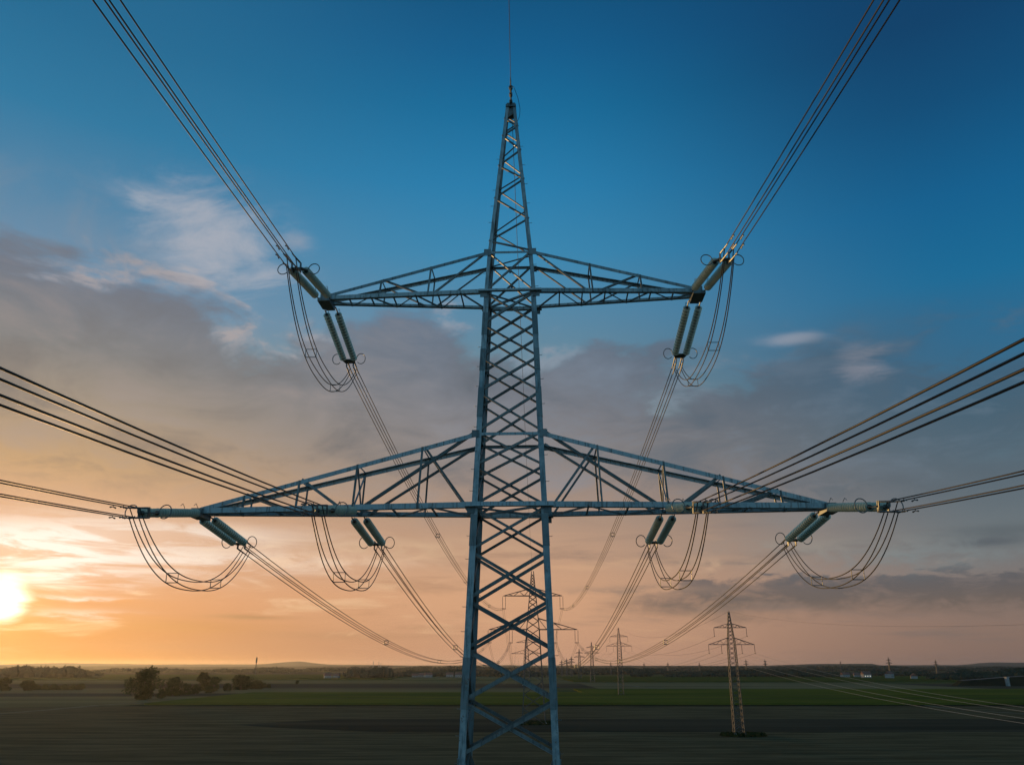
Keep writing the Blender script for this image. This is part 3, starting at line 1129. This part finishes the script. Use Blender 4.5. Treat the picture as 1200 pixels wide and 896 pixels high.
# the smaller line on the right
B_GROUP = 'pylons of the smaller line on the right'


def place(px, base_py, top_py, ratio_ref=26.5):
    g = ground_at(px, base_py)
    topz = at_depth(px, top_py, g.y).z
    return V(g.x, g.y, 0), topz


B1, b1t = place(866.5, 862, 716)
B2, b2t = place(728, 815, 735)
chain = [(B1, b1t, 'slender lattice pylon standing in the dark field on the right'),
         (B2, b2t, 'mid-distance lattice pylon standing in the green field right of the near tower')]
for px, bpy_, tpy, lab in ((694.5, 799, 752, 'small two-legged looking pylon just right of the near tower leg'),
                           (679.5, 795, 760, 'smaller distant pylon left of the small two-legged looking one'),
                           (670, 793, 769, 'tiny pylon on the horizon third from the near tower leg'),
                           (664.5, 792, 771, 'tiny pylon on the horizon second from the near tower leg'),
                           (658.5, 792, 773, 'tiniest pylon on the horizon next to the near tower leg')):
    p, z = place(px, bpy_, tpy)
    chain.append((p, z, lab))
B_ATT = []
for i, (p, z, lab) in enumerate(chain):
    sc = z / 26.5
    arms = [(5.2 * sc, 19.2 * sc, 1.5 * sc), (3.7 * sc, 22.9 * sc, .9 * sc)]
    yaw = R(-2)
    pylon('transmission_tower', lab, p, yaw, z, arms, (1.08 if i < 2 else 1.5) * sc, .80 * sc, 'far_steel', (.14, .20, .36, .5, .6, .6, .6)[i], (.075, .10, .2, .25, .3, .3, .3)[i], B_GROUP, detail=i < 2)
    mm = Matrix.Translation(p) @ Matrix.Rotation(yaw, 4, 'Z')
    at = []
    for side, sw in ((-1, 'left'), (1, 'right')):
        for x, zz, nm in ((arms[1][0], arms[1][1], 'upper arm tip'), (2.3 * sc, arms[0][1], 'lower arm middle'), (arms[0][0], arms[0][1], 'lower arm tip')):
            a = mm @ V(side * x, 0, zz)
            ln = 1.9 * sc
            if i < 2:
                hang_string(a, ln, f'short insulator at {sw} {nm} of the ' + ('slender pylon in the field' if i == 0 else 'mid-distance pylon right of the near tower'), .085)
            at.append((a - V(0, 0, ln), f'{sw} {nm}'))
    at.append((mm @ V(0, 0, z), 'peak'))
    B_ATT.append(at)
for i, rad in ((0, .022), (1, .03), (2, .04)):
    for (p, nm), (e, _) in zip(B_ATT[i], B_ATT[i + 1]):
        t = MB().tube(wire_pts(p, e, 5.5 if i == 0 else 5, 24), rad, 4).build('power_line', 'wire', None, origin=p)
        tag(t, f'thin wire running away from the {nm} of the ' + ('slender pylon' if i == 0 else 'mid-distance pylon' if i == 1 else 'small two-legged looking pylon'), 'power line', 'wires of the smaller line')
for p, nm in B_ATT[0]:
    dx = p.x - B1.x
    if 'upper' in nm: continue
    e = V(47.0 + dx, -105, p.z)
    lo = 'lower' in nm
    t = MB().tube(wire_pts(p, e, 7.7 if lo else 8.8, 40), .017 if lo else .009, 5).build('power_line', 'lit_wire' if lo else 'wire', None, origin=p)
    tag(t, f'wire sagging over the dark field from the {nm} of the slender pylon', 'power line', 'wires of the smaller line')

# pylons and poles along the horizon
far = ((716, 775, 1500, 'squat pylon on the horizon left of the mid-distance pylon'), (755, 776, 1900, 'thin pylon on the horizon right of the mid-distance pylon'),
       (783, 775.5, 1700, 'thin pylon on the horizon between the two nearer right-hand pylons'), (820, 775.5, 1900, 'hazy pylon on the horizon left of the slender pylon'),
       (875, 772, 1500, 'dark pylon on the horizon just right of the slender pylon'), (897.5, 772, 1500, 'dark pylon on the horizon above the start of the sagging wires'),
       (1098, 772.5, 1400, 'small cross shaped pylon on the right horizon'), (1043, 769.5, 1300, 'tall narrow pylon on the right horizon beside a white house'), (986, 774, 2100, 'tiny pylon on the long flat hill'))
proto = None
for px, tpy, y, lab in far:
    p = at_depth(px, 785, y); p.z = 0
    top = at_depth(px, tpy, y).z
    pylon('transmission_tower', lab, p, R(random.uniform(-25, 25)), top, [(top * .20, top * .68, top * .05), (top * .14, top * .84, top * .04)], top * .05, top * .028, 'far_steel', .34, .22, 'pylons along the horizon', detail=False)
p = at_depth(299, 790, 1400); p.z = 0
tp = at_depth(299, 769.5, 1400).z
t = thing('radio_mast', 'thin mast with a thicker head standing on the left horizon', 'mast', p)
MB().tube([(0, 0, 0), (0, 0, tp * .72)], [.9, .6], 6).build('mast_pole', 'far_steel', t)
MB().tube([(0, 0, tp * .70), (0, 0, tp * .95), (0, 0, tp)], [1.3, 1.3, .5], 8).build('antenna_head', 'far_steel', t)
for dx in range(3):
    px = (437, 443.5, 446)[dx]
    p = at_depth(px, 786, 1900); p.z = 0
    tag(MB().tube([(0, 0, 0), (0, 0, (25, 24, 21)[dx])], [.9, .6], 6).build('chimney', 'concrete', None), ('tallest of three slim chimneys over the dark wood left of the near tower', 'middle one of three slim chimneys over the dark wood', 'shortest right one of three slim chimneys over the dark wood')[dx], 'chimney', 'slim chimneys above the wood').location = p


# grass islands round the pylon feet
def tuft(loc, rx, ry, n, label):
    mb = MB()
    mb.add([(rx * math.cos(a) * random.uniform(.8, 1.1), ry * math.sin(a) * random.uniform(.8, 1.1), .06) for a in [i * .2618 for i in range(24)]], [tuple(range(24))])
    for _ in range(n):
        a, r = random.uniform(0, 6.283), math.sqrt(random.random())
        x, y = rx * r * math.cos(a), ry * r * math.sin(a)
        h, w_ = random.uniform(.3, .95), random.uniform(.15, .5)
        b = random.uniform(0, 3.14)
        dx, dy = math.cos(b) * w_, math.sin(b) * w_
        mb.add([(x - dx, y - dy, .05), (x + dx, y + dy, .05), (x + dx * .3, y + dy * .3 + .1, h)], [(0, 1, 2)])
    o = mb.build('rough_grass', 'grass_tuft', None, origin=None)
    o.location = loc
    tag(o, label, 'grass', 'grass islands under pylons', 'stuff')


tuft(A2 + V(0, 0, .02), 6.5, 4.5, 1500, 'rough grass island round the feet of the far pylon behind the near legs')
tuft(B1 + V(1.0, 0, .02), 5.0, 3.2, 1200, 'rough grass island round the feet of the slender pylon in the dark field')
tuft(B2 + V(0, 0, .02), 5.5, 3.5, 500, 'rough grass island round the feet of the mid-distance pylon')
tuft(V(.0, D, .02), 6, 6, 800, 'rough grass under the near pylon')


# ---------------------------------------------------------------- trees
def tree(name, label, px, base_py, top_py, width_px, mat, group, rnd=0.0, n=2600, lean=0.0):
    g = ground_at(px, base_py); g.z = 0
    h = at_depth(px, top_py, g.y).z
    dep = g.y * CP
    wd = width_px * dep / F
    t = thing(name, label, 'tree', g, 0, group)
    rng = random.Random(int(px * 13 + base_py))
    tr = MB()
    th = h * .55
    tr.tube([(0, 0, -.2), (lean * .3, 0, th * .4), (lean * .7, .1, th * .8), (lean, 0, h * .8)], [wd * .045 + .06, wd * .035 + .05, wd * .022 + .03, .04], 7)
    trunk = tr.build('trunk', 'bark', t)
    clumps = []
    for i in range(26):
        a, u = rng.uniform(0, 6.283), rng.uniform(-.92, .95)
        rad = math.sqrt(max(0, 1 - u * u)) ** .8 * rng.uniform(.3, 1.0)
        zc = h * (.50 + .46 * u)
        x = lean * (zc / h) + wd * .5 * rad * math.cos(a) * (1.0 if zc < h * .65 else .85)
        y = wd * .5 * rad * math.sin(a)
        r = wd * rng.choice((.09, .12, .15, .19, .24))
        clumps.append((x, y, min(zc, h - r * .8), r))
    clumps += [(lean * .6, 0, h * q_, wd * .27) for q_ in (.34, .52, .70)]
    for i in range(7):
        x, y, z, r = clumps[i]
        b = MB().tube([(lean * .4, 0, h * .25 + .03 * h * i), (x * .5, y * .5, (z + h * .3) / 2), (x, y, z)], [wd * .018 + .03, wd * .012 + .02, .02], 5)
        b.build('limb', 'bark', trunk)
    cr = MB()
    ls = max(.24, wd * .036)
    for i in range(n):
        x, y, z, r = clumps[rng.randrange(len(clumps))]
        v = V(rng.gauss(0, 1), rng.gauss(0, 1), rng.gauss(0, 1)).normalized() * r * (rng.random() ** .45) * 1.15
        p = V(x, y, max(z, r * .5)) + V(v.x, v.y, v.z * .85)
        p.z = max(.15, p.z)
        e1 = V(rng.gauss(0, 1), rng.gauss(0, 1), rng.gauss(0, 1)).normalized()
        e2 = e1.cross(V(rng.gauss(0, 1), rng.gauss(0, 1), rng.gauss(0, 1))).normalized()
        s = ls * rng.uniform(.6, 1.5)
        cr.add([p - e1 * s, p + e2 * s * .55, p + e1 * s, p - e2 * s * .55], [(0, 1, 2, 3)])
    cr.build('crown', mat, t)
    return t


TG = 'trees in the left fields'
for px, b, tp_, w_, m_, lab, ln in (
        (163, 819.5, 781, 34, 'leaf_dark', 'largest broad dark tree at the left end of the tree row', 2.0),
        (188, 818, 807, 13, 'leaf_dark', 'low round bush between the largest tree and the pointed tree', 0),
        (202, 815.5, 792, 20, 'leaf_dark', 'pointed dark tree right of the low round bush', 0),
        (218, 814, 800, 13, 'leaf_dark', 'rounded small tree right of the pointed dark tree', 0),
        (229, 813, 801, 12, 'leaf_dark', 'small bushy tree in the middle of the row', 0),
        (238, 809, 787, 17, 'leaf_olive', 'tall airy tree with a bare stem in the middle of the row', -.6),
        (250, 811, 792, 14, 'leaf_dark', 'tall tree leaning against the airy one in the row', .5),
        (245, 811.5, 803, 12, 'leaf_dark', 'low shrub at the foot of the two tall middle trees', 0),
        (266, 809.5, 800, 11, 'leaf_dark', 'round bush left of the wide domed tree', 0),
        (282, 808, 790.5, 22, 'leaf_dark', 'wide domed tree near the right end of the row', 0),
        (301, 807, 797, 15, 'leaf_olive', 'thin-stemmed small tree at the right end of the row', 0),
        (315, 806, 801, 5, 'leaf_dark', 'tiny lone bush beyond the right end of the row', 0),
        (348, 801, 796.5, 4, 'leaf_dark', 'tiny lone tree in the fields right of the row', 0),
        (4, 809, 793.5, 15, 'leaf_olive', 'hazy round tree at the left edge of the picture', 0),
        (31, 809, 796.5, 16, 'leaf_olive', 'hazy domed tree near the left edge under the sun', 0),
        (94, 808, 800.5, 10, 'leaf_olive', 'small tree at the right end of the hazy hedge', 0)):
    tree('tree' if tp_ < 799 else 'bush', lab, px, b, tp_, w_, m_, TG, lean=ln, n=5000 if w_ > 14 else 2600)

# hedge joining them on the far left
hp0, hp1 = ground_at(38, 808), ground_at(92, 808)
mb = MB()
for i in range(2600):
    u = random.random()
    p = hp0.lerp(hp1, u)
    h = 2.4 + 1.6 * (math.sin(u * 31) * .5 + math.sin(u * 73 + 1) * .5)
    p = p + V(random.gauss(0, .6), random.gauss(0, 1.0), h * random.random() ** .7)
    e1 = V(random.gauss(0, 1), random.gauss(0, 1), random.gauss(0, 1)).normalized()
    e2 = e1.orthogonal().normalized()
    s = random.uniform(.25, .6)
    mb.add([p - e1 * s, p + e2 * s * .6, p + e1 * s, p - e2 * s * .6], [(0, 1, 2, 3)])
tag(mb.build('hedge', 'leaf_olive'), 'long low hazy hedge between the small trees on the far left', 'hedge')


# far-off woods
def wood(label, px0, px1, y0, y1, top_py, n, size, seed, gap=0.0, taper=True):
    rng = random.Random(seed)
    mb = MB()
    ph = [rng.uniform(0, 6.28) for _ in range(4)]
    for i in range(n):
        u = rng.random()
        px = px0 + (px1 - px0) * u
        env = .62 + .20 * math.sin(u * 9 + ph[0]) + .13 * math.sin(u * 23 + ph[1]) + .10 * math.sin(u * 61 + ph[2])
        if taper: env *= min(1, 6 * u + .25, 6 * (1 - u) + .25)
        if env < gap: continue
        y = rng.uniform(y0, y1)
        top = at_depth(px, top_py, y)
        ht = max(3, top.z) * min(1.1, env + .25) * rng.uniform(.75, 1.05)
        x = top.x
        s = size * rng.uniform(.6, 1.3)
        # a lumpy crown: two rings and a tip, jittered
        vs = [(x, y, ht)]
        kk = 7
        for zz, rr in ((.82, .62), (.5, 1.0), (.16, .8)):
            for j in range(kk):
                a = 6.283 * j / kk + rng.uniform(-.3, .3)
                r = s * rr * rng.uniform(.7, 1.2)
                vs.append((x + r * math.cos(a), y + r * math.sin(a), max(0, ht * (zz + rng.uniform(-.07, .07)))))
        fs = [(0, 1 + j, 1 + (j + 1) % kk) for j in range(kk)]
        for q_ in range(2):
            for j in range(kk):
                a, b = 1 + q_ * kk + j, 1 + q_ * kk + (j + 1) % kk
                fs.append((a, a + kk, b + kk, b))
        mb.add(vs, fs)
        # loose sprigs break the outline
        for _ in range(5):
            a = rng.uniform(0, 6.28)
            p = V(x + s * .8 * math.cos(a), y - s * .3, ht * rng.uniform(.5, 1.06))
            e1 = V(rng.gauss(0, 1), .3, rng.gauss(0, 1)).normalized() * s * .4
            mb.add([p - e1, p + V(e1.z, 0, -e1.x) * .7, p + e1], [(0, 1, 2)])
    tag(mb.build('forest', 'leaf_far'), label, 'wood', 'woods along the horizon', 'stuff')


wood('broad hazy wood under the sun at the left edge', -160, 118, 1050, 1300, 781.5, 700, 6, 1, taper=True)
wood('pale hazy wood behind the row of dark trees', 110, 350, 1900, 2400, 783.0, 420, 8, 2)
wood('faint far wood left of the near tower', 290, 470, 2300, 2700, 781.8, 420, 9, 3)
wood('dark domed wood left of the near tower', 408, 462, 1050, 1200, 781.8, 160, 5, 4)
wood('loose trees among the houses left of the near tower', 455, 640, 1150, 1500, 784.5, 420, 5, 5)
wood('low hazy trees behind the houses left of the near tower', 455, 700, 2300, 2900, 780.8, 420, 10, 6)
wood('dark wood between the near tower and the slender pylon', 640, 790, 1500, 1900, 783.0, 420, 7, 7)
wood('round dark copse below the thin horizon pylons', 742, 762, 1150, 1250, 785.5, 40, 5, 8)
wood('long dark wood behind the slender pylon', 780, 985, 1150, 1600, 784.5, 620, 6, 9)
wood('blue hazy wood along the right horizon', 690, 1300, 2500, 3200, 780.8, 1300, 11, 10, taper=False)
wood('dark trees among the houses on the right', 940, 1130, 1250, 1700, 786.0, 330, 5, 11, gap=.5)
wood('dark wood behind the embankment at the right edge', 1090, 1330, 900, 1250, 783.5, 500, 6, 12)


# ---------------------------------------------------------------- houses
def house(px, py, w_, d_, h_, rz, label, y=None, lit=False, roof='roof_tile'):
    g = at_depth(px, py, y); g.z = 0
    t = thing('house', label, 'house', g, rz, 'houses along the horizon')
    MB().box((0, 0, h_ / 2), (w_, d_, h_)).build('wall', 'plaster', t)
    a, b, r = w_ / 2 + .5, d_ / 2 + .5, d_ * .42
    vs = [(-a, -b, h_), (a, -b, h_), (a, b, h_), (-a, b, h_), (-a, 0, h_ + r), (a, 0, h_ + r)]
    MB().add(vs, [(0, 1, 5, 4), (2, 3, 4, 5), (0, 4, 3), (1, 2, 5), (0, 3, 2, 1)]).build('roof', roof, t)
    for i in range(3):
        MB().box((-w_ * .32 + i * w_ * .32, -d_ / 2 - .03, h_ * .55), (1.0, .10, 1.1)).build('window', 'lamp_glass' if lit else 'fitting', t)


hs = ((384, 793, 12, 9, 5.5, .3, 'white house left of the dark domed wood', 1050), (394, 793, 10, 8, 5, -.2, 'low house just left of the dark domed wood', 1080),
      (486, 792, 10, 8, 4.5, .1, 'leftmost pale house in the village left of the near tower', 1120), (494, 792, 11, 9, 5, -.3, 'second pale house in the village left of the near tower', 1140),
      (502, 792, 12, 9, 6, .4, 'third pale house in the village left of the near tower', 1110), (527, 791, 13, 9, 6, .0, 'fourth pale house in the village left of the near tower', 1150),
      (538, 791, 13, 9, 6.5, -.2, 'pale house beside the near tower leg', 1120), (990, 789, 14, 9, 6, .2, 'white house on the plain right of the slender pylon', 1150),
      (1004, 789, 11, 9, 5, -.2, 'small white house left of the lit house', 1160), (1042, 789, 10, 10, 9, .6, 'white house under the tall narrow pylon', 1050),
      (1071, 793, 9, 9, 6, 1.2, 'small white gabled house alone at the field edge', 1000), (1111, 791, 14, 9, 5, .1, 'low white house among dark trees', 1000))
for a in hs:
    house(a[0], a[1], a[2] * .72, a[3] * .8, a[4] * .62, a[5], a[6], a[7])
house(1015, 791, 10, 8, 5, .1, 'house with brightly lit windows on the right plain', 1080, True)
house(1120, 791, 16, 8, 5, .0, 'long low house with lit windows near the embankment', 985, True)

# road embankment and bridge abutment at the right edge
e0, e1 = gxy(1118, 803.5), gxy(1182, 803.5)
y0 = e0[1]
mb = MB()
sec = []
for px, tpy in ((1120, 803), (1128, 796.9), (1150, 795.4), (1181, 793.0), (1215, 791.0), (1300, 790.0), (1500, 790)):
    p = at_depth(px, tpy, y0 + 8)
    sec.append((p.x, max(.1, p.z)))
vs = []
for x, z in sec:
    vs += [(x, y0 + 8 - z * .55 - .5, 0), (x, y0 + 6, z), (x, y0 + 15, z), (x, y0 + 15 + z * .7 + .5, 0)]
fs = []
for i in range(len(sec) - 1):
    for j in range(3):
        a = i * 4 + j
        fs.append((a, a + 4, a + 5, a + 1))
mb.add(vs, fs).build('road_embankment', 'bank_grass')['kind'] = 'structure'
mb = MB()
vs, fs = [], []
for x, z in sec[1:]:
    vs += [(x, y0 + 7, z + .12), (x, y0 + 14, z + .12)]
for i in range(len(sec) - 2):
    fs.append((2 * i, 2 * i + 2, 2 * i + 3, 2 * i + 1))
mb.add(vs, fs).build('road', 'asphalt')['kind'] = 'structure'
p = at_depth(1181.5, 803, y0 + 1)
zt_ = at_depth(1181.5, 793.3, y0 + 1).z
t = thing('bridge_abutment', 'pale concrete abutment on the face of the dark embankment', 'abutment', (p.x, y0 + 1, 0))
MB().box((0, 0, zt_ / 2), (1.8, 3.0, zt_)).build('pillar', 'concrete', t)
MB().box((0, 0, zt_ + .25), (2.6, 3.6, .5)).build('cap', 'concrete', t)

# ---------------------------------------------------------------- haze
hz = bpy.data.materials.new('haze_air')
hz.use_nodes = True
nt = hz.node_tree
nt.nodes.clear()
pv = nt.nodes.new('ShaderNodeVolumePrincipled')
pv.inputs['Color'].default_value = (.86, .88, .92, 1)
pv.inputs['Density'].default_value = 0.000040
pv.inputs['Anisotropy'].default_value = .68
om = nt.nodes.new('ShaderNodeOutputMaterial')
nt.links.new(pv.outputs[0], om.inputs['Volume'])
M['haze_air'] = hz
mb = MB().box((0, (G + 200 - 1700) / 2, 28.5), (2 * G + 400, G + 1900, 60))
o = mb.build('haze', 'haze_air')
o['kind'] = 'stuff'
o.visible_shadow = True
